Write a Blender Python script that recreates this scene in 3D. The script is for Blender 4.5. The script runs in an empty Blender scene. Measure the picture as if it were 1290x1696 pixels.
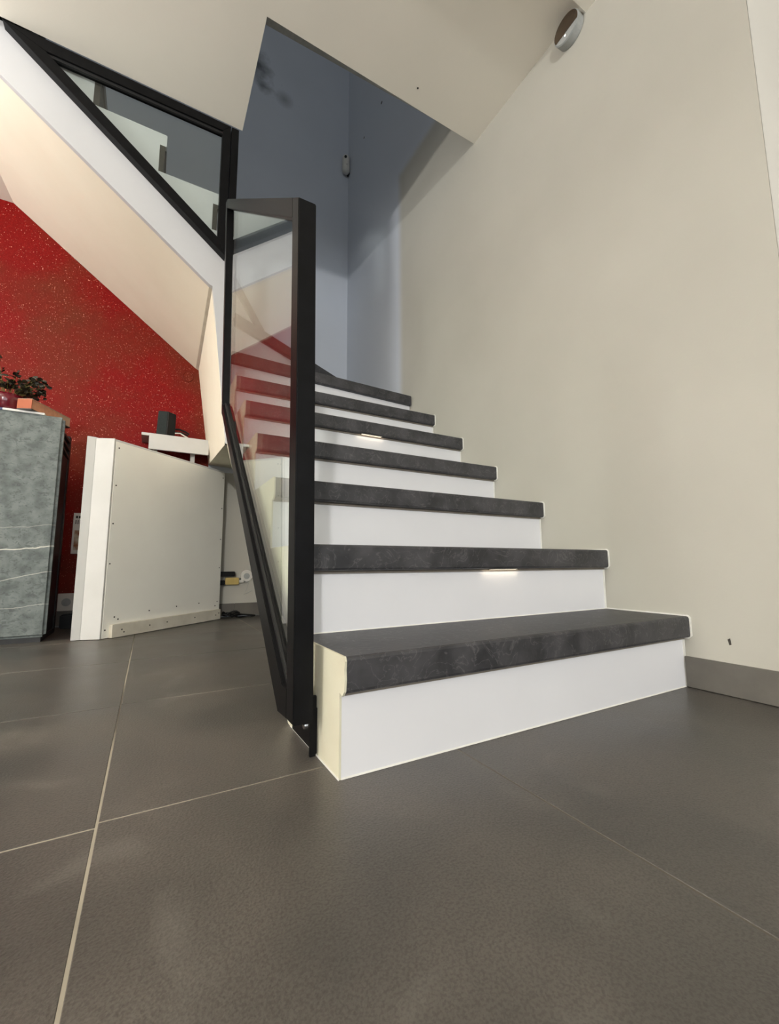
import bpy, bmesh, math, random
from mathutils import Vector, Matrix
random.seed(7)
SC = bpy.context.scene
COL = SC.collection

# ------------------------------------------------------------------ camera
cam_d = bpy.data.cameras.new('camera')
cam = bpy.data.objects.new('camera', cam_d)
COL.objects.link(cam)
cam_d.sensor_fit = 'HORIZONTAL'
cam_d.sensor_width = 36.0
cam_d.lens = 704.27 / 1290.0 * 36.0
cam_d.clip_start = 0.01
R_ = Vector((0.87182008, -0.48980453, -0.00461199))
U_ = Vector((-0.05587786, -0.10880422, 0.99249146))
F_ = Vector((0.48662861, 0.86501628, 0.12222694))
cam.matrix_world = Matrix(((R_.x, U_.x, -F_.x, -1.31153), (R_.y, U_.y, -F_.y, -0.64223), (R_.z, U_.z, -F_.z, 0.33626), (0, 0, 0, 1)))
SC.camera = cam

# ------------------------------------------------------------------ world, lights, exposure
W = bpy.data.worlds.new('daylight'); SC.world = W
W.use_nodes = True
bg = W.node_tree.nodes['Background']
bg.inputs[0].default_value = (0.80, 0.90, 1.0, 1)
bg.inputs[1].default_value = 0.4

FRONT_W, LEFT_W, UP_W, LAMP_W, CEIL_FILL_W = 60, 70, 13, 310, 108
LAMP_C = (1.0, 0.985, 0.95)
def area(name, loc, target, sx, sy, power, color):
    d = bpy.data.lights.new(name, 'AREA'); d.shape = 'RECTANGLE'; d.size = sx; d.size_y = sy
    d.energy = power; d.color = color
    o = bpy.data.objects.new(name, d); COL.objects.link(o)
    o.location = loc
    o.rotation_euler = (Vector(target) - Vector(loc)).to_track_quat('-Z', 'Y').to_euler()
    return o
# daylight entering by the front window wall (behind the camera) and the narrow left window
area('front_window_daylight', (-1.9, -4.97, 1.25), (-1.9, 0, 1.25), 3.6, 1.9, FRONT_W, (0.92, 0.97, 1.0))
area('left_window_daylight', (-5.47, 0.1, 1.15), (0, 0.1, 1.15), 0.8, 2.0, LEFT_W, (0.99, 0.98, 0.95))
area('upstairs_fill_light', (-2.2, -1.97, 3.9), (-1.6, 2.4, 3.7), 1.2, 1.0, UP_W, (0.85, 0.92, 1.0))  # added fill light out of view, lightens the upper stairwell

# added uplight out of view, there to brighten the ceiling
area('ceiling_fill_light', (-3.5, 0.5, 1.82), (-3.5, 0.5, 3.0), 0.30, 0.30, CEIL_FILL_W, (1.0, 0.98, 0.94))
SC.view_settings.view_transform = 'Standard'
SC.view_settings.look = 'None'
SC.view_settings.gamma = 1.0
SC.view_settings.use_curve_mapping = False
SC.view_settings.exposure = 0.0

# ------------------------------------------------------------------ helpers
def s2l(c):
    return tuple((v / 12.92 if v <= 0.04045 else ((v + 0.055) / 1.055) ** 2.4) for v in c)
def rgb(r, g, b):
    return s2l((r / 255, g / 255, b / 255)) + (1,)

def mat(name, c1, c2=None, scale=6, rough=0.6, metal=0.0, bump=0.0, bscale=60, detail=6, rough2=None, spec=0.5, contrast=(0.35, 0.65), coat=0):
    m = bpy.data.materials.new(name); m.use_nodes = True
    nt = m.node_tree; p = nt.nodes['Principled BSDF']
    p.inputs['Roughness'].default_value = rough
    p.inputs['Metallic'].default_value = metal
    p.inputs['Specular IOR Level'].default_value = spec
    p.inputs['Coat Weight'].default_value = coat
    tc = nt.nodes.new('ShaderNodeTexCoord')
    n = nt.nodes.new('ShaderNodeTexNoise'); n.inputs['Scale'].default_value = scale; n.inputs['Detail'].default_value = detail
    nt.links.new(tc.outputs['Object'], n.inputs['Vector'])
    cr = nt.nodes.new('ShaderNodeValToRGB')
    cr.color_ramp.elements[0].position = contrast[0]; cr.color_ramp.elements[1].position = contrast[1]
    cr.color_ramp.elements[0].color = c1; cr.color_ramp.elements[1].color = c2 or c1
    nt.links.new(n.outputs['Fac'], cr.inputs['Fac'])
    nt.links.new(cr.outputs['Color'], p.inputs['Base Color'])
    if rough2 is not None:
        mr = nt.nodes.new('ShaderNodeMapRange')
        mr.inputs['From Min'].default_value = 0.3; mr.inputs['From Max'].default_value = 0.7
        mr.inputs['To Min'].default_value = rough; mr.inputs['To Max'].default_value = rough2
        nt.links.new(n.outputs['Fac'], mr.inputs['Value']); nt.links.new(mr.outputs['Result'], p.inputs['Roughness'])
    if bump:
        b = nt.nodes.new('ShaderNodeTexNoise'); b.inputs['Scale'].default_value = bscale; b.inputs['Detail'].default_value = 4
        nt.links.new(tc.outputs['Object'], b.inputs['Vector'])
        bp = nt.nodes.new('ShaderNodeBump'); bp.inputs['Strength'].default_value = bump; bp.inputs['Distance'].default_value = 0.003
        nt.links.new(b.outputs['Fac'], bp.inputs['Height']); nt.links.new(bp.outputs['Normal'], p.inputs['Normal'])
    return m

def glass_mat(name, tint):
    # clear pane: straight-through transmission plus a Schlick mirror reflection
    m = bpy.data.materials.new(name); m.use_nodes = True
    nt = m.node_tree; nt.nodes.clear()
    out = nt.nodes.new('ShaderNodeOutputMaterial')
    mix = nt.nodes.new('ShaderNodeMixShader')
    tr = nt.nodes.new('ShaderNodeBsdfTransparent'); tr.inputs[0].default_value = tint
    gl = nt.nodes.new('ShaderNodeBsdfGlossy'); gl.inputs['Roughness'].default_value = 0.0; gl.inputs[0].default_value = (1, 1, 1, 1)
    ge = nt.nodes.new('ShaderNodeNewGeometry')
    dt = nt.nodes.new('ShaderNodeVectorMath'); dt.operation = 'DOT_PRODUCT'
    nt.links.new(ge.outputs['Normal'], dt.inputs[0]); nt.links.new(ge.outputs['Incoming'], dt.inputs[1])
    def mth(op, a, b=None):
        k = nt.nodes.new('ShaderNodeMath'); k.operation = op
        for i, v in enumerate((a, b)):
            if v is None: continue
            if isinstance(v, (int, float)): k.inputs[i].default_value = v
            else: nt.links.new(v, k.inputs[i])
        return k.outputs[0]
    x = mth('SUBTRACT', 1.0, mth('ABSOLUTE', dt.outputs['Value']))
    r = mth('ADD', mth('MULTIPLY', mth('POWER', x, 5.0), 0.96), 0.04)
    nt.links.new(r, mix.inputs[0]); nt.links.new(tr.outputs[0], mix.inputs[1]); nt.links.new(gl.outputs[0], mix.inputs[2])
    nt.links.new(mix.outputs[0], out.inputs[0])
    return m

def emit_mat(name, c, s):
    m = bpy.data.materials.new(name); m.use_nodes = True
    p = m.node_tree.nodes['Principled BSDF']
    p.inputs['Base Color'].default_value = c
    p.inputs['Emission Color'].default_value = c; p.inputs['Emission Strength'].default_value = s
    return m

class MB:
    """collects shapes; build() links them as one mesh object"""
    def __init__(self): self.bm = bmesh.new()
    def box(self, a, b):
        x0, y0, z0 = a; x1, y1, z1 = b
        v = [self.bm.verts.new(p) for p in ((x0,y0,z0),(x1,y0,z0),(x1,y1,z0),(x0,y1,z0),(x0,y0,z1),(x1,y0,z1),(x1,y1,z1),(x0,y1,z1))]
        for f in ((0,3,2,1),(4,5,6,7),(0,1,5,4),(1,2,6,5),(2,3,7,6),(3,0,4,7)): self.bm.faces.new([v[i] for i in f])
        return self
    def prism(self, poly, fn, a, b):
        """poly of 2-D points, fn(u, v, t) -> 3-D point, extruded from t=a to t=b"""
        A = [self.bm.verts.new(fn(u, v, a)) for u, v in poly]; B = [self.bm.verts.new(fn(u, v, b)) for u, v in poly]
        n = len(poly)
        self.bm.faces.new(A[::-1]); self.bm.faces.new(B)
        for i in range(n): self.bm.faces.new((A[i], A[(i+1) % n], B[(i+1) % n], B[i]))
        return self
    def quad(self, *p):
        self.bm.faces.new([self.bm.verts.new(q) for q in p]); return self
    def hexa(self, bot, top):
        v = [self.bm.verts.new(p) for p in list(bot) + list(top)]; n = len(bot)
        self.bm.faces.new(v[:n][::-1]); self.bm.faces.new(v[n:])
        for i in range(n): self.bm.faces.new((v[i], v[(i+1) % n], v[n+(i+1) % n], v[n+i]))
        return self
    def cyl(self, c, axis, r, h, seg=20, r2=None):
        c = Vector(c); q = Vector(axis).to_track_quat('Z', 'Y'); r2 = r if r2 is None else r2
        A = []; B = []
        for i in range(seg):
            t = 2*math.pi*i/seg
            A.append(self.bm.verts.new(c + q @ Vector((r*math.cos(t), r*math.sin(t), 0))))
            B.append(self.bm.verts.new(c + q @ Vector((r2*math.cos(t), r2*math.sin(t), h))))
        self.bm.faces.new(A[::-1]); self.bm.faces.new(B)
        for i in range(seg): self.bm.faces.new((A[i], A[(i+1) % seg], B[(i+1) % seg], B[i]))
        return self
    def sphere(self, c, r, sc=(1,1,1), u=16, v=10):
        M = Matrix.Translation(c) @ Matrix.Diagonal((sc[0], sc[1], sc[2], 1))
        bmesh.ops.create_uvsphere(self.bm, u_segments=u, v_segments=v, radius=r, matrix=M); return self
    def tube(self, pts, r, seg=8):
        pts = [Vector(p) for p in pts]; rings = []
        for i, p in enumerate(pts):
            d = (pts[min(i+1, len(pts)-1)] - pts[max(i-1, 0)]).normalized(); q = d.to_track_quat('Z', 'Y')
            rings.append([self.bm.verts.new(p + q @ Vector((r*math.cos(2*math.pi*k/seg), r*math.sin(2*math.pi*k/seg), 0))) for k in range(seg)])
        for a, b in zip(rings, rings[1:]):
            for k in range(seg): self.bm.faces.new((a[k], a[(k+1) % seg], b[(k+1) % seg], b[k]))
        self.bm.faces.new(rings[0][::-1]); self.bm.faces.new(rings[-1]); return self
    def build(self, name, m, parent=None, bevel=0, smooth=False, seg=2):
        bm = self.bm
        bmesh.ops.recalc_face_normals(bm, faces=bm.faces)
        if bevel:
            bmesh.ops.bevel(bm, geom=[e for e in bm.edges if len(e.link_faces) == 2 and e.calc_face_angle(0) > 0.5], offset=bevel, segments=seg, affect='EDGES', clamp_overlap=True)
        me = bpy.data.meshes.new(name); bm.to_mesh(me); bm.free()
        if m: me.materials.append(m)
        if smooth:
            for p in me.polygons: p.use_smooth = True
        o = bpy.data.objects.new(name, me); COL.objects.link(o)
        if parent is not None:
            o.parent = parent
            o.matrix_parent_inverse = Matrix.Translation(parent.location).inverted()
        return o

def tag(o, label=None, cat=None, group=None, kind=None):
    for k, v in (('label', label), ('category', cat), ('group', group), ('kind', kind)):
        if v: o[k] = v
    return o
def thing(name, loc, label, cat, group=None):
    o = bpy.data.objects.new(name, None); COL.objects.link(o); o.location = loc; o.empty_display_size = 0.05
    return tag(o, label, cat, group)
def struct(o, label=None):
    return tag(o, label, None, None, 'structure')
def share(o, parent, loc):
    c = o.copy(); COL.objects.link(c); c.parent = parent
    c.matrix_parent_inverse = Matrix.Translation(parent.location).inverted() if parent else Matrix()
    c.location = loc; return c

# ------------------------------------------------------------------ materials
M_wall = mat('beige_wall_paint', rgb(188, 185, 175), rgb(182, 179, 169), scale=2.0, rough=0.75, bump=0.06, bscale=180)
M_ceil = mat('ceiling_paint', rgb(248, 242, 229), rgb(244, 238, 225), scale=2.0, rough=0.85, bump=0.06, bscale=200)
M_white = mat('white_wall_paint', rgb(232, 228, 220), rgb(226, 222, 214), scale=2.0, rough=0.75, bump=0.05, bscale=180)
M_string = mat('white_stringer_paint', rgb(202, 202, 204), rgb(197, 197, 199), scale=2.0, rough=0.7, bump=0.05, bscale=160)
M_plaster = mat('cream_plaster', rgb(214, 211, 190), rgb(205, 200, 177), scale=5.0, rough=0.8, bump=0.15, bscale=90)
M_soffit = mat('cream_soffit_paint', rgb(250, 243, 224), rgb(246, 238, 218), scale=3.0, rough=0.8, bump=0.1, bscale=120)
M_riser = mat('white_riser_board', rgb(226, 226, 230), rgb(222, 222, 226), scale=3, rough=0.45)
M_caulk = mat('white_caulk', rgb(232, 231, 226), rgb(226, 224, 216), scale=40, rough=0.5)
M_black = mat('black_powder_coat', rgb(11, 11, 12), rgb(16, 16, 18), scale=30, rough=0.42, bump=0.05, bscale=400, spec=0.14)
M_rubber = mat('black_rubber_bead', rgb(14, 14, 14), rgb(20, 20, 20), scale=30, rough=0.6)
M_steel = mat('bright_steel', rgb(200, 200, 200), rgb(220, 220, 220), scale=40, rough=0.25, metal=1.0)
M_glass = glass_mat('clear_glass', (0.96, 0.985, 0.97, 1))
M_grout = mat('pale_grout', rgb(92, 87, 78), rgb(160, 153, 138), scale=1.7, rough=0.9, contrast=(0.44, 0.56))
M_skirt = mat('grey_tile_skirting', rgb(92, 88, 82), rgb(104, 100, 93), scale=10, rough=0.5, bump=0.1, bscale=100)
M_panel = mat('white_hardboard', rgb(244, 242, 232), rgb(239, 236, 226), scale=3, rough=0.5)
M_panelw = mat('white_melamine', rgb(206, 205, 202), rgb(200, 199, 195), scale=6, rough=0.4)
M_batten = mat('pale_batten', rgb(216, 210, 194), rgb(202, 195, 178), scale=12, rough=0.6)
M_darkmetal = mat('matt_black_metal', rgb(20, 20, 21), rgb(27, 27, 28), scale=20, rough=0.5)
M_plastic = mat('black_plastic', rgb(13, 13, 14), rgb(18, 18, 20), scale=60, rough=0.4, spec=0.25)
M_wplastic = mat('white_plastic', rgb(225, 222, 214), rgb(216, 212, 204), scale=20, rough=0.35)
M_yplastic = mat('yellowed_plastic', rgb(205, 180, 110), rgb(190, 165, 98), scale=20, rough=0.4)
M_nail = mat('dark_nail_head', rgb(50, 47, 42), rgb(62, 58, 52), scale=50, rough=0.4, metal=0.6)
M_dark = mat('dark_recess', rgb(38, 34, 30), rgb(48, 43, 37), scale=30, rough=0.5)
M_brown = mat('dark_brown_gloss', rgb(60, 48, 36), rgb(72, 58, 43), scale=20, rough=0.25)
M_gplastic = mat('grey_plastic', rgb(160, 163, 162), rgb(172, 174, 172), scale=40, rough=0.4)
M_nosestrip = mat('grey_brown_strip', rgb(128, 120, 110), rgb(116, 108, 99), scale=30, rough=0.5)
M_led = emit_mat('warm_led_lens', (1.0, 0.86, 0.66, 1), 0.9)
M_led_dot = emit_mat('status_led', (1.0, 1.0, 0.95, 1), 2.0)

def slate_mat():
    m = mat('anthracite_slate_laminate', rgb(44, 44, 47), rgb(70, 69, 72), scale=16, rough=0.45, bump=0.25, bscale=90, rough2=0.55, detail=10)
    nt = m.node_tree; p = nt.nodes['Principled BSDF']
    base = p.inputs['Base Color'].links[0].from_socket
    tc = nt.nodes['Texture Coordinate']
    n = nt.nodes.new('ShaderNodeTexNoise'); n.inputs['Scale'].default_value = 14; n.inputs['Detail'].default_value = 8; n.inputs['Distortion'].default_value = 2.5
    nt.links.new(tc.outputs['Object'], n.inputs['Vector'])
    r = nt.nodes.new('ShaderNodeValToRGB')
    e = r.color_ramp.elements; e[0].position = 0.485; e[0].color = (0, 0, 0, 1); e[1].position = 0.5; e[1].color = (0.35, 0.35, 0.35, 1)
    k = e.new(0.515); k.color = (0, 0, 0, 1)
    nt.links.new(n.outputs['Fac'], r.inputs['Fac'])
    mx = nt.nodes.new('ShaderNodeMixRGB'); mx.inputs[2].default_value = rgb(120, 118, 118)
    nt.links.new(r.outputs['Color'], mx.inputs[0]); nt.links.new(base, mx.inputs[1]); nt.links.new(mx.outputs[0], p.inputs['Base Color'])
    return m
M_slate = slate_mat()

def floor_mat():
    m = mat('grey_stone_tile', rgb(68, 66, 63), rgb(96, 91, 85), scale=3.6, rough=0.30, bump=0.22, bscale=280, rough2=0.46, detail=8, contrast=(0.3, 0.7))
    nt = m.node_tree; p = nt.nodes['Principled BSDF']
    base = p.inputs['Base Color'].links[0].from_socket
    tc = nt.nodes['Texture Coordinate']
    n = nt.nodes.new('ShaderNodeTexNoise'); n.inputs['Scale'].default_value = 330; n.inputs['Detail'].default_value = 3
    nt.links.new(tc.outputs['Object'], n.inputs['Vector'])
    r = nt.nodes.new('ShaderNodeValToRGB'); r.color_ramp.elements[0].position = 0.38; r.color_ramp.elements[0].color = (0.50, 0.49, 0.48, 1)
    r.color_ramp.elements[1].position = 0.56; r.color_ramp.elements[1].color = (1.0, 1.0, 1.0, 1)
    nt.links.new(n.outputs['Fac'], r.inputs['Fac'])
    # wisps of lighter stone
    w = nt.nodes.new('ShaderNodeTexNoise'); w.inputs['Scale'].default_value = 7; w.inputs['Detail'].default_value = 12; w.inputs['Distortion'].default_value = 0.6
    nt.links.new(tc.outputs['Object'], w.inputs['Vector'])
    wr = nt.nodes.new('ShaderNodeValToRGB'); wr.color_ramp.elements[0].position = 0.60; wr.color_ramp.elements[0].color = (0, 0, 0, 1)
    wr.color_ramp.elements[1].position = 0.82; wr.color_ramp.elements[1].color = (0.34, 0.34, 0.34, 1)
    nt.links.new(w.outputs['Fac'], wr.inputs['Fac'])
    mx = nt.nodes.new('ShaderNodeMixRGB'); mx.blend_type = 'MULTIPLY'; mx.inputs[0].default_value = 0.6
    nt.links.new(base, mx.inputs[1]); nt.links.new(r.outputs['Color'], mx.inputs[2])
    m2 = nt.nodes.new('ShaderNodeMixRGB'); m2.inputs[2].default_value = rgb(132, 129, 122)
    nt.links.new(wr.outputs['Color'], m2.inputs[0]); nt.links.new(mx.outputs[0], m2.inputs[1]); nt.links.new(m2.outputs[0], p.inputs['Base Color'])
    return m
M_tile = floor_mat()

def red_mat():
    m = mat('red_glitter_paint', rgb(120, 13, 10), rgb(104, 40, 23), scale=2.6, rough=0.5, bump=0.5, bscale=110, detail=11, contrast=(0.40, 0.66), spec=0.12)
    nt = m.node_tree; p = nt.nodes['Principled BSDF']
    tc = nt.nodes['Texture Coordinate']
    v = nt.nodes.new('ShaderNodeTexVoronoi'); v.inputs['Scale'].default_value = 140
    nt.links.new(tc.outputs['Object'], v.inputs['Vector'])
    r = nt.nodes.new('ShaderNodeValToRGB'); r.color_ramp.elements[0].position = 0.08; r.color_ramp.elements[0].color = (1, 1, 1, 1)
    r.color_ramp.elements[1].position = 0.24; r.color_ramp.elements[1].color = (0, 0, 0, 1)
    nt.links.new(v.outputs['Distance'], r.inputs['Fac'])
    sp = nt.nodes.new('ShaderNodeSeparateColor'); nt.links.new(v.outputs['Color'], sp.inputs[0])
    lt = nt.nodes.new('ShaderNodeMath'); lt.operation = 'LESS_THAN'; lt.inputs[1].default_value = 0.38; nt.links.new(sp.outputs[0], lt.inputs[0])
    ml = nt.nodes.new('ShaderNodeMath'); ml.operation = 'MULTIPLY'; nt.links.new(lt.outputs[0], ml.inputs[0]); nt.links.new(r.outputs['Color'], ml.inputs[1])
    # every grain is a small mirror with its own tilt
    ge = nt.nodes.new('ShaderNodeNewGeometry')
    sb = nt.nodes.new('ShaderNodeVectorMath'); sb.operation = 'SUBTRACT'; sb.inputs[1].default_value = (0.5, 0.5, 0.5); nt.links.new(v.outputs['Color'], sb.inputs[0])
    sc = nt.nodes.new('ShaderNodeVectorMath'); sc.operation = 'SCALE'; sc.inputs['Scale'].default_value = 0.9; nt.links.new(sb.outputs[0], sc.inputs[0])
    av = nt.nodes.new('ShaderNodeVectorMath'); av.operation = 'ADD'; nt.links.new(ge.outputs['Normal'], av.inputs[0]); nt.links.new(sc.outputs[0], av.inputs[1])
    nm = nt.nodes.new('ShaderNodeVectorMath'); nm.operation = 'NORMALIZE'; nt.links.new(av.outputs[0], nm.inputs[0])
    gl = nt.nodes.new('ShaderNodeBsdfGlossy'); gl.inputs['Roughness'].default_value = 0.28; gl.inputs[0].default_value = rgb(222, 150, 130)
    nt.links.new(nm.outputs[0], gl.inputs['Normal'])
    mix = nt.nodes.new('ShaderNodeMixShader')
    out = nt.nodes['Material Output']
    nt.links.new(ml.outputs[0], mix.inputs[0]); nt.links.new(p.outputs[0], mix.inputs[1]); nt.links.new(gl.outputs[0], mix.inputs[2]); nt.links.new(mix.outputs[0], out.inputs[0])
    return m
M_red = red_mat()

def grey_wall_mat():
    # blue-grey stairwell paint with a dark scuffed stain high up on the left
    m = mat('blue_grey_wall_paint', rgb(208, 213, 222), rgb(203, 208, 217), scale=2.0, rough=0.8, bump=0.06, bscale=180)
    nt = m.node_tree; p = nt.nodes['Principled BSDF']
    base = p.inputs['Base Color'].links[0].from_socket
    tc = nt.nodes['Texture Coordinate']
    mp = nt.nodes.new('ShaderNodeMapping'); mp.vector_type = 'TEXTURE'
    mp.inputs['Location'].default_value = (-0.80, 2.384, 4.20); mp.inputs['Rotation'].default_value = (0, 0.8, 0); mp.inputs['Scale'].default_value = (0.46, 1, 0.24)
    nt.links.new(tc.outputs['Object'], mp.inputs['Vector'])
    ln = nt.nodes.new('ShaderNodeVectorMath'); ln.operation = 'LENGTH'
    nt.links.new(mp.outputs['Vector'], ln.inputs[0])
    n = nt.nodes.new('ShaderNodeTexNoise'); n.inputs['Scale'].default_value = 7; n.inputs['Detail'].default_value = 7
    nt.links.new(tc.outputs['Object'], n.inputs['Vector'])
    ad = nt.nodes.new('ShaderNodeMath'); ad.operation = 'MULTIPLY_ADD'; ad.inputs[1].default_value = 2.2
    nt.links.new(n.outputs['Fac'], ad.inputs[0]); nt.links.new(ln.outputs['Value'], ad.inputs[2])
    r = nt.nodes.new('ShaderNodeMapRange'); r.inputs['From Min'].default_value = 1.0; r.inputs['From Max'].default_value = 1.75
    r.inputs['To Min'].default_value = 0.8; r.inputs['To Max'].default_value = 0
    nt.links.new(ad.outputs[0], r.inputs['Value'])
    sv = nt.nodes.new('ShaderNodeVectorMath'); sv.operation = 'DISTANCE'; sv.inputs[1].default_value = (-0.565, 2.384, 4.07)
    nt.links.new(tc.outputs['Object'], sv.inputs[0])
    sr = nt.nodes.new('ShaderNodeMapRange'); sr.inputs['From Min'].default_value = 0.01; sr.inputs['From Max'].default_value = 0.085
    sr.inputs['To Min'].default_value = 0.45; sr.inputs['To Max'].default_value = 0; nt.links.new(sv.outputs['Value'], sr.inputs['Value'])
    sm = nt.nodes.new('ShaderNodeMath'); sm.operation = 'MAXIMUM'; nt.links.new(r.outputs['Result'], sm.inputs[0]); nt.links.new(sr.outputs['Result'], sm.inputs[1])
    mx = nt.nodes.new('ShaderNodeMixRGB'); mx.inputs[2].default_value = rgb(50, 52, 55)
    nt.links.new(sm.outputs[0], mx.inputs[0]); nt.links.new(base, mx.inputs[1]); nt.links.new(mx.outputs[0], p.inputs['Base Color'])
    return m
M_grey = grey_wall_mat()

def stone_mat():
    m = mat('grey_slate_panel', rgb(88, 95, 94), rgb(118, 125, 123), scale=22, rough=0.62, bump=0.6, bscale=60, detail=12, contrast=(0.32, 0.62), spec=0.3)
    nt = m.node_tree; p = nt.nodes['Principled BSDF']
    tc = nt.nodes['Texture Coordinate']
    cur = p.inputs['Base Color'].links[0].from_socket
    def layer(sc, noise, dist, stops, col, rot=0.10):
        nonlocal cur
        mp = nt.nodes.new('ShaderNodeMapping'); mp.inputs['Rotation'].default_value = (0, rot, 0); mp.inputs['Scale'].default_value = sc
        nt.links.new(tc.outputs['Object'], mp.inputs['Vector'])
        n = nt.nodes.new('ShaderNodeTexNoise'); n.inputs['Scale'].default_value = noise; n.inputs['Detail'].default_value = 9; n.inputs['Distortion'].default_value = dist
        nt.links.new(mp.outputs['Vector'], n.inputs['Vector'])
        r = nt.nodes.new('ShaderNodeValToRGB'); e = r.color_ramp.elements
        e[0].position = stops[0][0]; e[0].color = (stops[0][1],)*3 + (1,); e[1].position = stops[1][0]; e[1].color = (stops[1][1],)*3 + (1,)
        for q, v in stops[2:]:
            k = e.new(q); k.color = (v,)*3 + (1,)
        nt.links.new(n.outputs['Fac'], r.inputs['Fac'])
        mx = nt.nodes.new('ShaderNodeMixRGB'); mx.inputs[2].default_value = col
        nt.links.new(r.outputs['Color'], mx.inputs[0]); nt.links.new(cur, mx.inputs[1]); cur = mx.outputs[0]
    layer((1, 1, 1.6), 60, 0.9, ((0.36, 0.55), (0.46, 0.0)), rgb(72, 78, 78))            # dark pits
    layer((0.9, 1, 9), 2.2, 0.4, ((0.35, 0.55), (0.40, 0.0)), rgb(80, 86, 85))           # dark strata
    # pale calcite veins at their own heights
    sx = nt.nodes.new('ShaderNodeSeparateXYZ'); nt.links.new(tc.outputs['Object'], sx.inputs[0])
    wn = nt.nodes.new('ShaderNodeTexNoise'); wn.inputs['Scale'].default_value = 9; wn.inputs['Detail'].default_value = 6
    nt.links.new(tc.outputs['Object'], wn.inputs['Vector'])
    def mth(op, x, y, z=None):
        k = nt.nodes.new('ShaderNodeMath'); k.operation = op
        for i, q in enumerate((x, y, z)):
            if q is None: continue
            if isinstance(q, (int, float)): k.inputs[i].default_value = q
            else: nt.links.new(q, k.inputs[i])
        return k.outputs[0]
    for z0, slope, wdt, st in ((0.594, 0.10, 0.0032, 0.9), (0.685, 0.22, 0.0026, 0.5), (0.336, 0.10, 0.0022, 0.45), (0.80, 0.16, 0.0022, 0.25)):
        h = mth('MULTIPLY_ADD', sx.outputs['X'], -slope, sx.outputs['Z'])
        h = mth('MULTIPLY_ADD', wn.outputs['Fac'], 0.035, h)
        dd = mth('ABSOLUTE', mth('SUBTRACT', h, z0 + 0.0175), None)
        mr = nt.nodes.new('ShaderNodeMapRange'); mr.inputs['From Min'].default_value = wdt*0.4; mr.inputs['From Max'].default_value = wdt
        mr.inputs['To Min'].default_value = st; mr.inputs['To Max'].default_value = 0; nt.links.new(dd, mr.inputs['Value'])
        mx = nt.nodes.new('ShaderNodeMixRGB'); mx.inputs[2].default_value = rgb(205, 204, 194)
        nt.links.new(mr.outputs['Result'], mx.inputs[0]); nt.links.new(cur, mx.inputs[1]); cur = mx.outputs[0]
    nt.links.new(cur, p.inputs['Base Color'])
    return m
M_stone = stone_mat()

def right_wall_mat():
    # beige, blending to blue-grey at the stairwell end and above the upper floor level
    m = mat('beige_to_blue_grey_wall', rgb(188, 185, 175), rgb(182, 179, 169), scale=2.0, rough=0.75, bump=0.06, bscale=180)
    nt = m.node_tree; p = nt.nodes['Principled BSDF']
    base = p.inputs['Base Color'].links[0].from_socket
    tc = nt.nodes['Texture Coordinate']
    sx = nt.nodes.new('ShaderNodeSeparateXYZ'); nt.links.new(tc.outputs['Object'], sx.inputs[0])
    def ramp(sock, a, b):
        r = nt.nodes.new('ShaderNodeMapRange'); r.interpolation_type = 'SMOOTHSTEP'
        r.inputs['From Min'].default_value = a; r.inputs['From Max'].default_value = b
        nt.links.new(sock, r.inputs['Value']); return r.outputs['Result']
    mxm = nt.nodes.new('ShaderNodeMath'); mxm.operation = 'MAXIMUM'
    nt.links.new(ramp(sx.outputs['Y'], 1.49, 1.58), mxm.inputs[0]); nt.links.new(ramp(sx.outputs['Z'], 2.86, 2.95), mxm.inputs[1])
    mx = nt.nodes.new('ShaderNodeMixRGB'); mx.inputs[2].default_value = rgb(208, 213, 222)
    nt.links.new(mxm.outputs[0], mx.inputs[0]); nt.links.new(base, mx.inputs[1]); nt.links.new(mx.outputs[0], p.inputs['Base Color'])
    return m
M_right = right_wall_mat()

# ------------------------------------------------------------------ measures
ZC = 2.44            # room ceiling
YB = 2.384           # back wall
H = 0.19             # step rise
T = 0.057            # tread thickness
XS = -1.033          # left side of the lower flight
NY = [0.0, 0.2267, 0.4775, 0.7223, 0.9478, 1.1769]   # nosings of the straight steps
OV = 0.021           # nosing overhang

# ------------------------------------------------------------------ room shell
# floor: grout bed with individual tiles
floor = struct(MB().box((-5.5, -5.0, -0.06), (2.5, YB, -0.0012)).build('floor', M_grout))
TS = 0.553
gx0, gy0 = -1.352, 0.0766
g = 0.0016
for i in range(-8, 8):
    for j in range(-9, 5):
        x0 = gx0 + i*TS + g; x1 = gx0 + (i+1)*TS - g
        if i == 2: continue
        if i == 1: x1 += TS
        off = 0.012 if i < 0 else 0.0
        y0 = gy0 + j*TS + g - off; y1 = gy0 + (j+1)*TS - g - off
        x0 = max(x0, -5.5); x1 = min(x1, 2.5); y0 = max(y0, -5.0); y1 = min(y1, YB)
        if x1 - x0 < 0.01 or y1 - y0 < 0.01: continue
        if x0 >= 0 and y1 > -0.27: y1 = -0.27
        elif x1 > 0 and y0 > -0.3: x1 = min(x1, 0.0)
        if y1 - y0 < 0.01: continue
        c = Vector(((x0+x1)/2, (y0+y1)/2, 0))
        dz = random.uniform(-0.0006, 0.0)
        o = MB().box((x0, y0, -0.0030), (x1, y1, dz)).build('tile', M_tile, floor, bevel=0.0008, seg=1)

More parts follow.
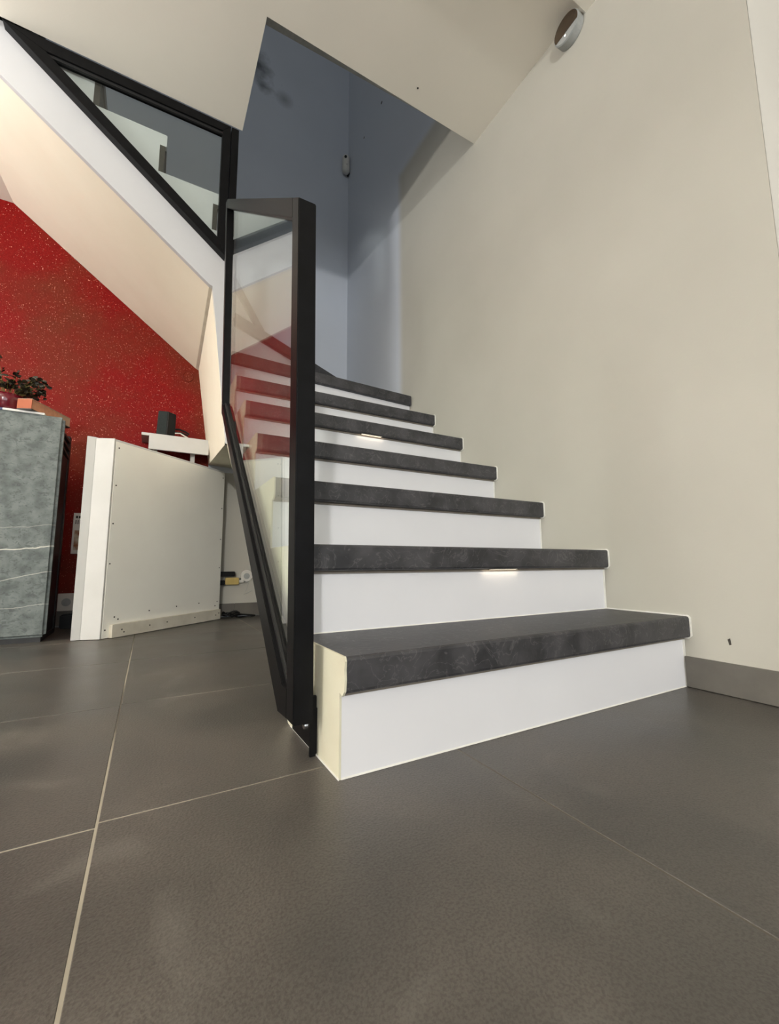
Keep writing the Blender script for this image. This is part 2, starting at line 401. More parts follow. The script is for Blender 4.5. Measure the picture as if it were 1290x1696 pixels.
struct(MB().box((0, -0.2737, 0), (0.18, YB + 0.18, 5.2)).build('wall_right', M_right))
wr = bpy.data.objects['wall_right']
struct(MB().box((-1.0, YB, 0.96), (0.0, YB + 0.18, 5.2)).box((-4.0, YB, 2.62), (-1.0, YB + 0.18, 5.2)).build('wall_back', M_grey))
struct(MB().box((-1.0, YB, 0), (0.0, YB + 0.18, 0.96)).build('wall_back_lower', M_wall), 'beige painted back wall under the stairs')
wred = struct(MB().box((-5.5, YB, 0), (-1.0, YB + 0.18, 2.62)).build('wall_back_left', M_red), 'glossy red painted wall under the upper stairs')
struct(MB().box((0.18, -0.2737, 0), (2.5, -0.10, 2.7)).build('wall_front_right', M_white))
MBw = MB().quad((0.0005, -0.2745, 0), (0.18, -0.2745, 0), (0.18, -0.2745, 2.40), (0.0005, -0.2745, 2.40))
struct(MBw.build('trim_1', M_white), 'white painted end face of the right wall')
# far sides of the room, with their window openings
struct(MB().box((-5.62, -5.0, 0), (-5.5, -0.3, 2.7)).box((-5.62, 0.5, 0), (-5.5, YB, 2.7)).box((-5.62, -0.3, 0), (-5.5, 0.5, 0.12)).box((-5.62, -0.3, 2.18), (-5.5, 0.5, 2.7)).build('wall_left', M_wall))
struct(MB().box((-5.5, -5.12, 0), (-3.7, -5.0, 2.7)).box((-0.1, -5.12, 0), (2.5, -5.0, 2.7)).box((-3.7, -5.12, 0), (-0.1, -5.0, 0.28)).box((-3.7, -5.12, 2.22), (-0.1, -5.0, 2.7)).build('wall_front', M_wall))
struct(MB().box((2.5, -5.12, 0), (2.62, -0.1, 2.7)).build('wall_far_right', M_wall))
# ceiling slab with the L-shaped stairwell opening, lower field in front
cl = MB()
cl.box((-5.62, -5.12, 2.385), (2.62, 0.172, 2.74))
cl.box((-5.62, 0.172, ZC), (0.0, 0.803, 2.74))
cl.box((-5.62, 0.803, ZC), (-1.031, 1.303, 2.74))
cl.box((-5.62, 1.303, ZC), (-2.12, YB, 2.74))
struct(cl.build('ceiling', M_ceil))
struct(MB().prism([(-1.031, 0.803), (0.0, 0.803), (0.0, 0.978), (-1.031, 1.014)], lambda u, v, t: (u, v, t), 2.70, 2.74).build('trim_2', M_gplastic), 'grey lip of the upper floor along the stairwell opening')
# upstairs hall
struct(MB().box((-4.12, -2.0, 5.0), (0.18, YB + 0.18, 5.2)).build('ceiling_upstairs', M_white))
struct(MB().box((-4.12, -2.0, 2.74), (-4.0, YB, 5.0)).build('wall_upstairs_left', M_wall))
struct(MB().box((-4.12, -2.12, 2.74), (-2.8, -2.0, 5.0)).box((-1.6, -2.12, 2.74), (0.18, -2.0, 5.0)).box((-2.8, -2.12, 2.74), (-1.6, -2.0, 3.4)).box((-2.8, -2.12, 4.4), (-1.6, -2.0, 5.0)).box((0, -2.0, 2.74), (0.18, -0.2737, 5.0)).build('wall_upstairs_front', M_wall))
# skirting tiles
sk = struct(MB().box((-0.0015, -0.2737, 0.001), (0, 0.018, 0.080)).build('baseboard_right', M_caulk))
MB().box((-0.010, -0.2737, 0.001), (-0.0015, 0.0175, 0.0815)).build('tile', M_skirt, sk, bevel=0.001, seg=1)
sb = struct(MB().box((-5.5, YB - 0.0015, 0.001), (0, YB, 0.083)).build('baseboard_back', M_caulk))
for k in range(10):
    xa = -0.802 + 0.553 - k*0.553
    MB().box((max(xa - 0.5505, -5.5), YB - 0.010, 0.001), (min(xa, 0), YB - 0.0015, 0.084)).build('tile', M_skirt, sb, bevel=0.001, seg=1)
# plugged screw holes and a chip in the right wall, chip in the ceiling
for (y, z, r) in ((1.779, 3.728, 0.010), (2.075, 3.726, 0.008)):
    MB().cyl((0.0005, y, z), (-1, 0, 0), r, 0.0015, 10).build('screw_hole', M_dark, wr)
ch = MB().hexa([(-0.0004, -0.093, 0.128), (-0.0004, -0.088, 0.126), (-0.0004, -0.085, 0.140), (-0.0004, -0.091, 0.144)],
          [(-0.001, -0.092, 0.130), (-0.001, -0.089, 0.128), (-0.001, -0.087, 0.139), (-0.001, -0.090, 0.142)]).build('paint_chip', M_dark, wr)
ceil_o = bpy.data.objects['ceiling']
MB().cyl((-0.386, 0.728, ZC + 0.0004), (0, 0, -1), 0.004, 0.0014, 8).build('screw_hole', M_dark, ceil_o)

# ------------------------------------------------------------------ staircase
stair = thing('staircase', (XS, 0.02, 0), 'quarter-turn staircase with dark slate treads, white risers and cream plaster sides', 'staircase')
yz = lambda u, v, t: (t, u, v)
xy = lambda u, v, t: (u, v, t)
def nose_round(y0, y1, z):     # side profile of a straight tread, small round-over on the front edge
    return [(y0 + 0.006, z - T), (y1, z - T), (y1, z), (y0 + 0.006, z), (y0 + 0.0018, z - 0.0018), (y0, z - 0.006), (y0, z - T + 0.006), (y0 + 0.0018, z - T + 0.0018)]
NX = NY + [1.40]
for k in range(6):
    z = (k + 1)*H
    MB().prism(nose_round(NY[k], NX[k+1] + OV + (0.012 if k < 5 else 0.03), z), yz, XS + 0.004, -0.004).build('tread', M_slate, stair)
    zb = k*H
    MB().box((XS + 0.004, NY[k] + OV, zb + (0.0005 if k == 0 else 0)), (-0.002, NY[k] + OV + 0.012, z - T)).build('riser', M_riser, stair)
for k in range(6):
    z = (k + 1)*H - T
    MB().box((XS + 0.004, NY[k] + OV - 0.004, z - 0.0065), (-0.002, NY[k] + OV, z)).build('nosing_strip', M_nosestrip, stair)  # thin grey-brown strip at the top of each riser
def wpoly(name, pts, z0, z1, m):
    MB().prism(pts, xy, z0, z1).build(name, m, stair, bevel=0.003 if name == 'tread' else 0)
XL, XR = XS + 0.004, -0.004
# winders
W7 = ((XL, 1.350), (XR, 1.409)); W8 = ((XL, 1.340), (XR, 1.972))
wpoly('tread', [W7[0], W7[1], (XR, 2.02), (XL, 1.385)], 7*H - T, 7*H, M_slate)
wpoly('riser', [(XL, 1.371), (XR, 1.430), (XR, 1.442), (XL, 1.383)], 6*H, 7*H - T, M_riser)
wpoly('tread', [(XL + 0.004, W8[0][1] + 0.004), W8[1], (XR, YB - 0.002), (-0.42, YB - 0.002)], 8*H - T, 8*H, M_slate)
wpoly('riser', [(XL, 1.366), (XR, 1.998), (XR, 2.010), (XL, 1.378)], 7*H, 8*H - T, M_riser)
wpoly('tread', [(XL, 1.352), (-0.45, YB - 0.002), (-0.83, YB - 0.002)], 9*H - T, 9*H, M_slate)
wpoly('riser', [(XL - 0.002, 1.374), (-0.475, YB - 0.002), (-0.489, YB - 0.002)], 8*H, 9*H - T, M_riser)
wpoly('tread', [(XL - 0.004, 1.372), (-0.85, YB - 0.002), (-1.142, YB - 0.002), (-1.142, 1.372)], 10*H - T, 10*H, M_slate)
wpoly('riser', [(XL - 0.006, 1.385), (-0.872, YB - 0.002), (-0.886, YB - 0.002)], 9*H, 10*H - T, M_riser)
# upper flight, climbing to the left
UX = [-1.115, -1.346, -1.600, -1.840, -2.085]
for i in range(4):
    z = (11 + i)*H
    MB().prism([(UX[i], z - T + 0.003), (UX[i], z - 0.004), (UX[i] - 0.004, z), (UX[i+1] - 0.03, z), (UX[i+1] - 0.03, z - T)], lambda u, v, t: (u, t, v), 1.369, YB - 0.002).build('tread', M_slate, stair)
    MB().box((UX[i] - 0.027, 1.3455, z - H + 0.001), (UX[i] - 0.006, YB - 0.002, z - T)).build('riser', M_dark, stair)['label'] = 'riser of the upper flight, darkened to carry its shade'  # shade on these risers is put into their dark colour
# side plaster of the lower flight (follows the step outline)
prof = [(OV - 0.0015, 0.0)]
for k in range(6):
    z = (k + 1)*H
    prof += [(NY[k] + OV - 0.0015, z - T - 0.001), (NY[k] + 0.009, z - T - 0.0045), (NY[k] + 0.0012, z - T + 0.004), (NY[k] - 0.0012, z - T*0.6), (NY[k] + 0.0006, z - T*0.35), (NY[k] - 0.001, z - 0.006), (NY[k] + 0.003, z + 0.0006)]
    nx = NX[k+1] if k < 5 else 1.350
    if k < 5: prof += [(nx + OV - 0.0015, z + 0.0006)]
prof += [(1.350, 6*H + 0.0006), (1.350, 0.875), (0.30, 0.0)]
MB().prism(prof, yz, XS, XS + 0.0038).build('side_plaster', M_plaster, stair)
# soffit of the lower flight and flat underside of the winders
MB().hexa([(XS + 0.002, 0.30, 0.0), (-0.002, 0.30, 0.0), (-0.002, 1.35, 0.86), (XS + 0.002, 1.35, 0.875)],
          [(XS + 0.002, 0.28, 0.02), (-0.002, 0.28, 0.02), (-0.002, 1.34, 0.89), (XS + 0.002, 1.34, 0.905)]).build('soffit', M_plaster, stair)
MB().hexa([(-1.043, 1.35, 0.875), (-0.002, 1.35, 0.86), (-0.002, YB - 0.001, 0.95), (-1.001, YB - 0.001, 1.004)],
          [(-1.043, 1.35, 0.90), (-0.002, 1.35, 0.885), (-0.002, YB - 0.001, 0.975), (-1.001, YB - 0.001, 1.03)]).build('soffit', M_plaster, stair)
# core face below the winders, ridge strip, and soffit of the upper flight
A = (-1.126, 1.35, 1.617); B = (-1.090, YB - 0.001, 1.648); Cc = (-1.001, YB - 0.001, 1.004); D = (-1.043, 1.35, 0.875)
MB().hexa([A, B, Cc, D], [(A[0]+0.03, A[1], A[2]), (B[0]+0.03, B[1], B[2]), (Cc[0]+0.03, Cc[1], Cc[2]), (D[0]+0.03, D[1], D[2])]).build('core_wall', M_soffit, stair)
A2 = (-1.140, 1.35, 1.622); B2 = (-1.108, YB - 0.001, 1.657)
MB().hexa([A, B, B2, A2], [(A[0]+0.01, A[1], A[2]+0.05), (B[0]+0.01, B[1], B[2]+0.05), (B2[0], B2[1], B2[2]+0.05), (A2[0], A2[1], A2[2]+0.05)]).build('ridge_strip', M_batten, stair)
sl = 0.786
def low(x): return 1.622 + sl*(A2[0] - x)
def lowb(x): return 1.657 + 0.776*(B2[0] - x)
xe = -2.17
MB().hexa([A2, B2, (xe, YB - 0.001, lowb(xe)), (xe, 1.35, low(xe))],
          [(A2[0], A2[1], A2[2]+0.04), (B2[0], B2[1], B2[2]+0.04), (xe, YB - 0.001, lowb(xe)+0.04), (xe, 1.35, low(xe)+0.04)]).build('soffit', M_soffit, stair)
# stepped stringer face of the upper flight
sp = [(-1.041, 0.880), (A[0], A[2]), (A2[0], A2[2]), (-2.10, low(-2.10)), (-2.10, 13*H), (-1.627, 13*H), (-1.627, 12*H + 0.0008),
      (-1.346, 12*H + 0.0008), (-1.346, 12*H - T), (-1.373, 12*H - T), (-1.373, 11*H + 0.0008), (-1.115, 11*H + 0.0008), (-1.115, 11*H - T), (-1.142, 11*H - T), (-1.142, 10*H),
      (XS, 10*H), (XS, 0.880)]
sp[4:6] = [(-2.10, 13*H), (-1.600, 13*H), (-1.600, 13*H - T), (-1.627, 13*H - T)]
MB().prism(sp, lambda u, v, t: (u, t, v), 1.3455, 1.3685).build('stringer', M_string, stair)
# white caulk beads: round every tread end at the wall, along each riser foot
for k in range(6):
    z = (k + 1)*H; y0 = NY[k]; y1 = NX[k+1] + OV
    w = 0.0035
    out = [(y0 + OV, z - T - w), (y0 + 0.004, z - T - w), (y0 - w, z - T + 0.004), (y0 - w, z - 0.003), (y0 + 0.003, z + w), (y1, z + w)]
    inn = [(y1, z), (y0 + 0.006, z), (y0, z - 0.006), (y0, z - T + 0.006), (y0 + 0.006, z - T), (y0 + OV, z - T)]
    MB().prism(out + inn, yz, -0.0045, -0.0005).build('caulk_bead', M_caulk, stair)
    MB().box((-0.006, y0 + OV - 0.0035, k*H + 0.001), (-0.001, y0 + OV + 0.001, z - T)).build('caulk_bead', M_caulk, stair)
    MB().prism([(y0 + OV - 0.0025, k*H), (y0 + OV + 0.001, k*H), (y0 + OV + 0.001, k*H + 0.003)], yz, XS + 0.004, -0.002).build('caulk_bead', M_caulk, stair)
MB().prism([(0.018, 0.0), (0.28, 0.0), (0.28, 0.0025), (0.018, 0.003)], yz, XS - 0.0012, XS).build('caulk_bead', M_caulk, stair)

# lights recessed under two nosings
def stair_light(k, xc, label):
    z = (k + 1)*H - T; y = NY[k] + 0.0095
    t = thing('stair_light', (xc, y, z), label, 'light', None)
    MB().box((xc - 0.05, y - 0.005, z - 0.0022), (xc + 0.05, y + 0.005, z + 0.0)).build('housing', M_steel, t)
    MB().box((xc - 0.046, y - 0.0035, z - 0.0032), (xc + 0.046, y + 0.0035, z - 0.0022)).build('lens', M_led, t)
    d = bpy.data.lights.new('stair_light_glow', 'AREA'); d.shape = 'RECTANGLE'; d.size = 0.13; d.size_y = 0.005; d.energy = 0.013; d.color = (1.0, 0.84, 0.62)
    lo = bpy.data.objects.new('stair_light_glow', d); COL.objects.link(lo); lo.parent = t
    lo.location = (0, 0, -0.004); lo.rotation_euler = (math.radians(25), 0, 0)
stair_light(1, -0.46, 'small lit warm strip light under the second tread nosing from the floor')
stair_light(4, -0.50, 'small lit warm strip light under the fifth tread nosing from the floor')

# ------------------------------------------------------------------ glass railing of the lower flight
rail = thing('glass_railing', (-1.07, 0.1, 0), 'sloping black steel framed glass panel railing beside the lower steps', 'railing')
def lean(u, v, t): return (t - 0.012*(v - 0.07), u, v)
RX0, RX1 = -1.085, -1.049
MB().prism([(0.095, 0.066), (0.137, 0.066), (0.137, 1.082), (0.095, 1.048)], lean, RX0, RX1).build('front_post', M_black, rail, bevel=0.0015)
MB().prism([(0.137, 1.036), (1.118, 1.842), (1.118, 1.885), (0.137, 1.082)], lean, RX0, RX1).build('top_rail', M_black, rail, bevel=0.0012)
MB().prism([(0.137, 0.066), (0.196, 0.062), (1.056, 0.905), (1.066, 0.958), (0.166, 0.118), (0.137, 0.118)], lean, RX0, RX1).build('bottom_rail', M_black, rail, bevel=0.0012)
MB().prism([(1.056, 0.905), (1.088, 0.93), (1.160, 1.90), (1.118, 1.885), (1.118, 1.842), (1.066, 0.958)], lean, RX0, RX0 + 0.026).build('back_post', M_black, rail, bevel=0.0012)
gi = [(0.135, 0.116), (0.167, 0.116), (1.066, 0.955), (1.120, 1.845), (0.135, 1.036)]
XM = (RX0 + RX1)/2
MB().prism(gi, lean, XM - 0.004, XM + 0.004).build('glass_pane', M_glass, rail)
for s in (-1, 1):
    MB().prism([(0.166, 0.118), (1.065, 0.958), (1.064, 0.966), (0.160, 0.124)], lean, XM + s*0.0045, XM + s*0.010).build('glazing_bead', M_rubber, rail)
# foot bracket on the plaster side
br = MB().box((XS - 0.0045, 0.118, 0.004), (XS - 0.0005, 0.255, 0.082)).build('foot_bracket', M_black, rail, bevel=0.0008)
MB().box((-1.060, 0.116, 0.058), (XS - 0.0045, 0.160, 0.066)).build('tongue', M_black, br)
MB().box((XS - 0.016, 0.112, 0.003), (XS - 0.0045, 0.118, 0.105)).build('flange', M_black, br, bevel=0.0008)
MB().cyl((XS - 0.0045, 0.165, 0.040), (-1, 0, 0), 0.009, 0.006, 12, 0.0075).build('bolt', M_steel, br)

# ------------------------------------------------------------------ triangular glazed screen of the upper flight
tri = thing('glazed_screen', (-1.08, 1.325, 1.755), 'black framed triangular glass screen between upper stringer and ceiling', 'railing')
xz = lambda u, v, t: (u, t, v)
P0 = (-1.924, ZC - 0.003); P1 = (-1.082, ZC - 0.003); P2 = (-1.082, 1.757)
Q0 = (-1.787, 2.384); Q1 = (-1.119, 2.396); Q2 = (-1.119, 1.840)
MB().prism([P0, Q0, Q1, P1], xz, 1.305, 1.345).build('top_bar', M_black, tri, bevel=0.001)
MB().prism([P0, P2, Q2, Q0], xz, 1.305, 1.345).build('sloping_bar', M_black, tri, bevel=0.001)
MB().prism([P1, Q1, Q2, P2], xz, 1.305, 1.345).build('upright', M_black, tri, bevel=0.001)
MB().box((-1.079, 1.305, 1.76), (-1.046, 1.345, ZC - 0.003)).build('upright', M_black, tri, bevel=0.001)
MB().prism([Q0, Q2, Q1], xz, 1.322, 1.328).build('glass_pane', M_glass, tri)
MB().prism([(Q0[0], Q0[1]), (Q1[0], Q1[1]), (Q1[0], Q1[1] - 0.012), (Q0[0] + 0.02, Q0[1] - 0.012)], xz, 1.312, 1.3215).build('glazing_bead', M_rubber, tri)

# ------------------------------------------------------------------ slate-fronted cabinet with black body
cab = thing('slate_cabinet', (-1.9, 1.95, 0), 'tall grey slate fronted cabinet with black open back at the left edge', 'cabinet')
MB().box((-2.45, 1.81, 0.022), (-1.697, 1.85, 1.036)).build('slate_front', M_stone, cab, bevel=0.012, seg=3)
MB().box((-2.43, 1.825, 0.0), (-1.715, 2.15, 0.022)).build('plinth', M_darkmetal, cab)
MB().box((-2.43, 1.85, 0.022), (-1.722, 2.14, 0.90)).build('body', M_darkmetal, cab)
for k in range(3):
    MB().hexa([(-1.755, 1.862, 0.93 - 0.001 + k*0.03), (-1.715, 1.862, 0.93 - 0.001 + k*0.03), (-1.715, 2.15, 0.90 + k*0.045), (-1.755, 2.15, 0.90 + k*0.045)],
              [(-1.755, 1.862, 0.941 + k*0.03), (-1.715, 1.862, 0.941 + k*0.03), (-1.715, 2.15, 0.912 + k*0.045), (-1.755, 2.15, 0.912 + k*0.045)]).build('side_bar', M_darkmetal, cab)
MB().box((-2.43, 2.14, 0.0), (-1.718, 2.185, 1.03)).build('back_plate', M_darkmetal, cab, bevel=0.003)

# things on the cabinet
bk = thing('book', (-1.75, 1.87, 1.046), 'thick paperback with an orange cover lying on the slate cabinet', 'book')
ux = Vector((0.412, 0.911, 0)); vx = Vector((-0.911, 0.412, 0))
M_orange = mat('orange_cover', rgb(176, 88, 36), rgb(160, 72, 26), scale=12, rough=0.5)
M_pages = mat('book_pages', rgb(196, 142, 110), rgb(178, 126, 98), scale=40, rough=0.8)
M_beige = mat('beige_cover', rgb(176, 150, 126), rgb(160, 132, 110), scale=14, rough=0.5)
o0 = Vector((-1.819, 1.790, 0))
def bkbox(z0, z1, a0, a1, b0, b1):
    P = [o0 + ux*a + vx*b for a, b in ((a0, b0), (a1, b0), (a1, b1), (a0, b1))]
    return MB().hexa([(p.x, p.y, z0) for p in P], [(p.x, p.y, z1) for p in P])
bkbox(1.0462, 1.0515, 0, 0.27, 0, 0.062).build('cover', M_dark, bk)
bkbox(1.0515, 1.0955, 0.002, 0.19, 0.002, 0.062).build('pages', M_pages, bk)
bkbox(1.0515, 1.0955, 0.19, 0.268, 0.002, 0.062).build('pages', M_beige, bk)['label'] = 'greyer rear half of the page block'
bkbox(1.0515, 1.0955, -0.001, 0.002, 0.0, 0.062).build('cover', M_orange, bk)['label'] = 'orange cover edge'
bkbox(1.0955, 1.0978, 0, 0.27, 0, 0.062).build('cover', M_beige, bk)['label'] = 'beige top cover'
M_paper = mat('white_paper', rgb(228, 226, 222), rgb(220, 218, 214), scale=10, rough=0.6)
M_navy = mat('navy_print', rgb(44, 48, 92), rgb(54, 58, 104), scale=10, rough=0.5)
lf = thing('leaflet', (-1.9, 1.84, 1.037), 'white leaflet stack with a navy end under the book on the slate cabinet', 'paper')
MB().box((-1.925, 1.816, 1.0365), (-1.775, 1.95, 1.0460)).build('sheet', M_paper, lf)
MB().box((-2.02, 1.816, 1.0365), (-1.9255, 1.95, 1.0460)).build('sheet', M_navy, lf)['label'] = 'navy printed end'
pl = thing('potted_plant', (-1.93, 1.885, 1.046), 'small dark-leaved plant in a glossy burgundy pot on the slate cabinet', 'plant')
M_pot = mat('burgundy_glaze', rgb(96, 16, 30), rgb(110, 22, 36), scale=10, rough=0.12, coat=0.5)
M_leaf = mat('dark_foliage', rgb(24, 20, 12), rgb(48, 42, 20), scale=40, rough=0.5)
M_stem = mat('stem_green', rgb(96, 94, 44), rgb(120, 112, 58), scale=40, rough=0.6)
pc = Vector((-1.930, 1.885, 1.0465))
pot = MB()
prev = None
prof_p = [(0.050, 0), (0.062, 0.01), (0.068, 0.05), (0.066, 0.075), (0.058, 0.075), (0.056, 0.060), (0.0, 0.058)]
rings = []
for r, z in prof_p:
    rings.append([pot.bm.verts.new((pc.x + r*math.cos(2*math.pi*k/28), pc.y + r*math.sin(2*math.pi*k/28), pc.z + z)) for k in range(28)] if r > 0 else None)
ctr = pot.bm.verts.new((pc.x, pc.y, pc.z + 0.058))
for a, b in zip(rings, rings[1:]):
    for k in range(28):
        if b is None: pot.bm.faces.new((a[k], a[(k+1) % 28], ctr))
        else: pot.bm.faces.new((a[k], a[(k+1) % 28], b[(k+1) % 28], b[k]))
pot.bm.faces.new(rings[0][::-1])
pot.build('pot', M_pot, pl, smooth=True)
st = MB(); lv = MB()
tips = []
for i in range(38):
    a = random.uniform(-2.0, 1.2); ln = random.uniform(0.05, 0.145)
    h = random.uniform(0.04, 0.105) - 0.25*max(0, ln - 0.13)
    if i < 2: a, ln, h = -2.2 + i*0.15, 0.075, 0.175
    p0 = pc + Vector((0.02*math.cos(a), 0.02*math.sin(a), 0.058)); p2 = pc + Vector((ln*math.cos(a), ln*math.sin(a)*0.7, 0.062 + h))
    p1 = (p0 + p2)/2 + Vector((0, 0, 0.02))
    st.tube([p0, p1, p2], 0.0013, 5); tips += [(p1, 2), (p2, 4)]
for p, n in tips:
    for k in range(n):
        c = p + Vector((random.gauss(0, 0.009), random.gauss(0, 0.009), random.gauss(0, 0.008)))
        q = Vector((random.gauss(0, 1), random.gauss(0, 1), random.gauss(0.6, 1))).to_track_quat('Z', 'Y'); r = random.uniform(0.006, 0.011)
        vs = [lv.bm.verts.new(c + q @ Vector((r*math.cos(t)*1.2, r*math.sin(t), 0.0015*math.cos(2*t)))) for t in [2*math.pi*j/8 for j in range(8)]]
        v0 = lv.bm.verts.new(c + q @ Vector((0, 0, 0.0025)))
        for j in range(8): lv.bm.faces.new((vs[j], vs[(j+1) % 8], v0))
st.build('stems', M_stem, pl)['kind'] = 'stuff'
lv.build('foliage', M_leaf, pl)['kind'] = 'stuff'

# ------------------------------------------------------------------ white board-backed unit standing on the floor
unit = thing('white_unit', (-1.488, 1.746, 0), 'white unit standing with its nailed hardboard back to the room', 'furniture')
e1 = Vector((0.7362, 0.6768, 0)); e2 = Vector((-0.6768, 0.7362, 0))
q0 = Vector((-1.488, 1.746, 0))
def U(a, b, z): p = q0 + e1*a + e2*b; return (p.x, p.y, z)
def ubox(a0, a1, b0, b1, z0, z1, lean_=0.0):
    return MB().hexa([U(a0, b0, z0), U(a1, b0, z0), U(a1, b1, z0), U(a0, b1, z0)], [U(a0, b0, z1), U(a1, b0, z1), U(a1, b1, z1), U(a0, b1, z1)])
LB = 0.787
ZT = 0.946
ubox(0.012, LB, 0.0, 0.006, 0.003, ZT - 0.012).build('back_board', M_panel, unit)
ubox(0.012, LB, 0.006, 0.095, ZT - 0.018, ZT).build('top_board', M_panelw, unit, bevel=0.001)
# bevelled side: two upright faces
f1 = (-1.565, 1.778); f2 = (-1.600, 1.772)
def W2(z, pts): return [(x, y, z) for x, y in pts]
k0 = U(0.0, 0.0, 0)[:2]; k1 = U(0.012, 0.006, 0)[:2]; k2 = (f1[0] + 0.012, f1[1] + 0.012)
MB().hexa(W2(0.002, [k0, k1, k2, f1]), W2(ZT, [k0, k1, k2, f1])).build('side_board', M_panelw, unit, bevel=0.001)
f3 = (f2[0] + 0.002, f2[1] + 0.014)
MB().hexa(W2(0.002, [f1, k2, f3, f2]), W2(ZT + 0.004, [f1, k2, f3, f2])).build('flange', M_panelw, unit, bevel=0.001)
ubox(LB - 0.016, LB, 0.006, 0.095, 0.003, ZT - 0.018).build('side_board', M_panelw, unit)
ubox(0.042, LB - 0.01, -0.021, -0.0005, 0.002, 0.062).build('batten', M_batten, unit, bevel=0.001)
nails = [(0.026, 0.905), (0.024, 0.72), (0.023, 0.535), (0.022, 0.345), (0.022, 0.04), (0.772, 0.90), (0.772, 0.70), (0.772, 0.50), (0.772, 0.32),
         (0.065, 0.095), (0.085, 0.083), (0.26, 0.105), (0.44, 0.11), (0.61, 0.112), (0.765, 0.11), (0.748, 0.085), (0.14, -1)]
n0 = None
for a, z in nails:
    if z < 0: continue
    p = Vector(U(a, -0.0012, z))
    if n0 is None:
        n0 = MB().cyl((0, 0, 0), tuple(-e2), 0.0036, 0.0014, 8).build('nail', M_nail); n0.parent = unit
        n0.matrix_parent_inverse = Matrix.Translation(unit.location).inverted(); n0.location = p - Vector(U(0,0,0))*0 + e2*0.0012
    else: share(n0, unit, p + e2*0.0012)
for a, z in ((0.092, 0.035), (0.104, 0.022), (0.25, 0.034), (0.36, 0.036), (0.56, 0.036), (0.735, 0.03), (0.76, 0.04)):
    share(n0, unit, Vector(U(a, -0.0208, z)))

# ------------------------------------------------------------------ shelf bench with speaker behind the unit
sh = thing('shelf_bench', (-1.19, 2.29, 0), 'low white bench shelf against the red wall behind the white unit', 'shelf')
MB().box((-1.392, 2.20, 1.105), (-1.024, YB - 0.002, 1.121)).build('top_board', M_panelw, sh, bevel=0.001)
MB().box((-1.352, 2.195, 1.024), (-1.022, 2.211, 1.120)).build('front_board', M_panelw, sh, bevel=0.001)
MB().box((-1.345, 2.211, 1.024), (-1.332, YB - 0.002, 1.105)).build('inner_board', M_dark, sh)
MB().box((-1.12, 2.26, 0.0), (-1.095, 2.29, 1.105)).build('leg', M_panelw, sh)
MB().box((-1.33, 2.26, 0.0), (-1.305, 2.29, 1.105)).build('leg', M_panelw, sh)
spk = thing('speaker', (-1.26, 2.25, 1.121), 'small black box speaker standing on the white bench shelf', 'speaker')
MB().hexa([(-1.318, 2.225, 1.1215), (-1.262, 2.215, 1.1215), (-1.215, 2.245, 1.1215), (-1.22, 2.30, 1.1215), (-1.30, 2.31, 1.1215)],
          [(-1.312, 2.225, 1.275), (-1.258, 2.215, 1.275), (-1.213, 2.245, 1.272), (-1.22, 2.30, 1.272), (-1.30, 2.31, 1.275)]).build('cabinet_body', M_plastic, spk, bevel=0.003)
MB().hexa([(-1.313, 2.2225, 1.130), (-1.268, 2.2145, 1.130), (-1.268, 2.2165, 1.130), (-1.313, 2.2245, 1.130)],
          [(-1.308, 2.2225, 1.268), (-1.264, 2.2145, 1.268), (-1.264, 2.2165, 1.268), (-1.308, 2.2245, 1.268)]).build('grille', mat('grille_cloth', rgb(44, 50, 50), rgb(54, 59, 59), scale=300, rough=0.9, spec=0.1), spk)
cb = MB()
cb.tube([(-1.215, 2.26, 1.180), (-1.191, 2.26, 1.183), (-1.155, 2.26, 1.172), (-1.134, 2.26, 1.160), (-1.141, 2.26, 1.150), (-1.170, 2.26, 1.162), (-1.215, 2.255, 1.160)], 0.0055, 8)
tag(cb.build('cable', M_plastic), 'short black cable looped beside the small speaker on the bench shelf', 'cable')
cb = MB().tube([(-1.215, 2.25, 1.152), (-1.185, 2.25, 1.156), (-1.160, 2.245, 1.140), (-1.135, 2.24, 1.1262)], 0.0042, 8)
tag(cb.build('cable', M_wplastic), 'short white cable lying on the bench shelf beside the speaker', 'cable')

# ------------------------------------------------------------------ small wall things
so = thing('wall_socket', (-1.71, YB, 0.13), 'white wall socket low on the red wall beside the white unit', 'socket')
MB().box((-1.745, YB - 0.009, 0.085), (-1.672, YB - 0.001, 0.182)).build('plate', M_wplastic, so, bevel=0.002)
MB().cyl((-1.705, YB - 0.009, 0.133), (0, -1, 0), 0.022, 0.004, 20).build('outlet', M_gplastic, so)
po = thing('flyer', (-1.68, YB, 0.52), 'white printed flyer hanging on the red wall beside the white unit', 'paper')
MB().box((-1.705, YB - 0.005, 0.405), (-1.60, YB - 0.001, 0.640)).build('sheet', M_paper, po)
MB().box((-1.695, YB - 0.0062, 0.425), (-1.605, YB - 0.005, 0.54)).build('photo_print', mat('food_photo_print', rgb(150, 90, 50), rgb(200, 190, 170), scale=24, rough=0.5), po)
for k, (x, z, w, h) in enumerate(((-1.694, 0.617, 0.010, 0.014), (-1.680, 0.617, 0.010, 0.014), (-1.694, 0.588, 0.004, 0.024), (-1.684, 0.588, 0.004, 0.024), (-1.674, 0.588, 0.004, 0.024))):
    MB().box((x, YB - 0.0062, z - h/2), (x + w, YB - 0.005, z + h/2)).build('print_mark', M_dark, po)
ring = MB()
seg = 28
for i in range(seg):
    pass
pts = [(-1.153 + 0.031*math.cos(2*math.pi*i/seg), YB - 0.003, 1.588 + 0.031*math.sin(2*math.pi*i/seg)) for i in range(seg + 1)]
ring.tube(pts, 0.0035, 6)
ring.cyl((-1.153, YB - 0.001, 1.588), (0, -1, 0), 0.030, 0.003, seg)
struct(ring.build('trim_3', M_red), 'round junction box cover painted red with the wall')

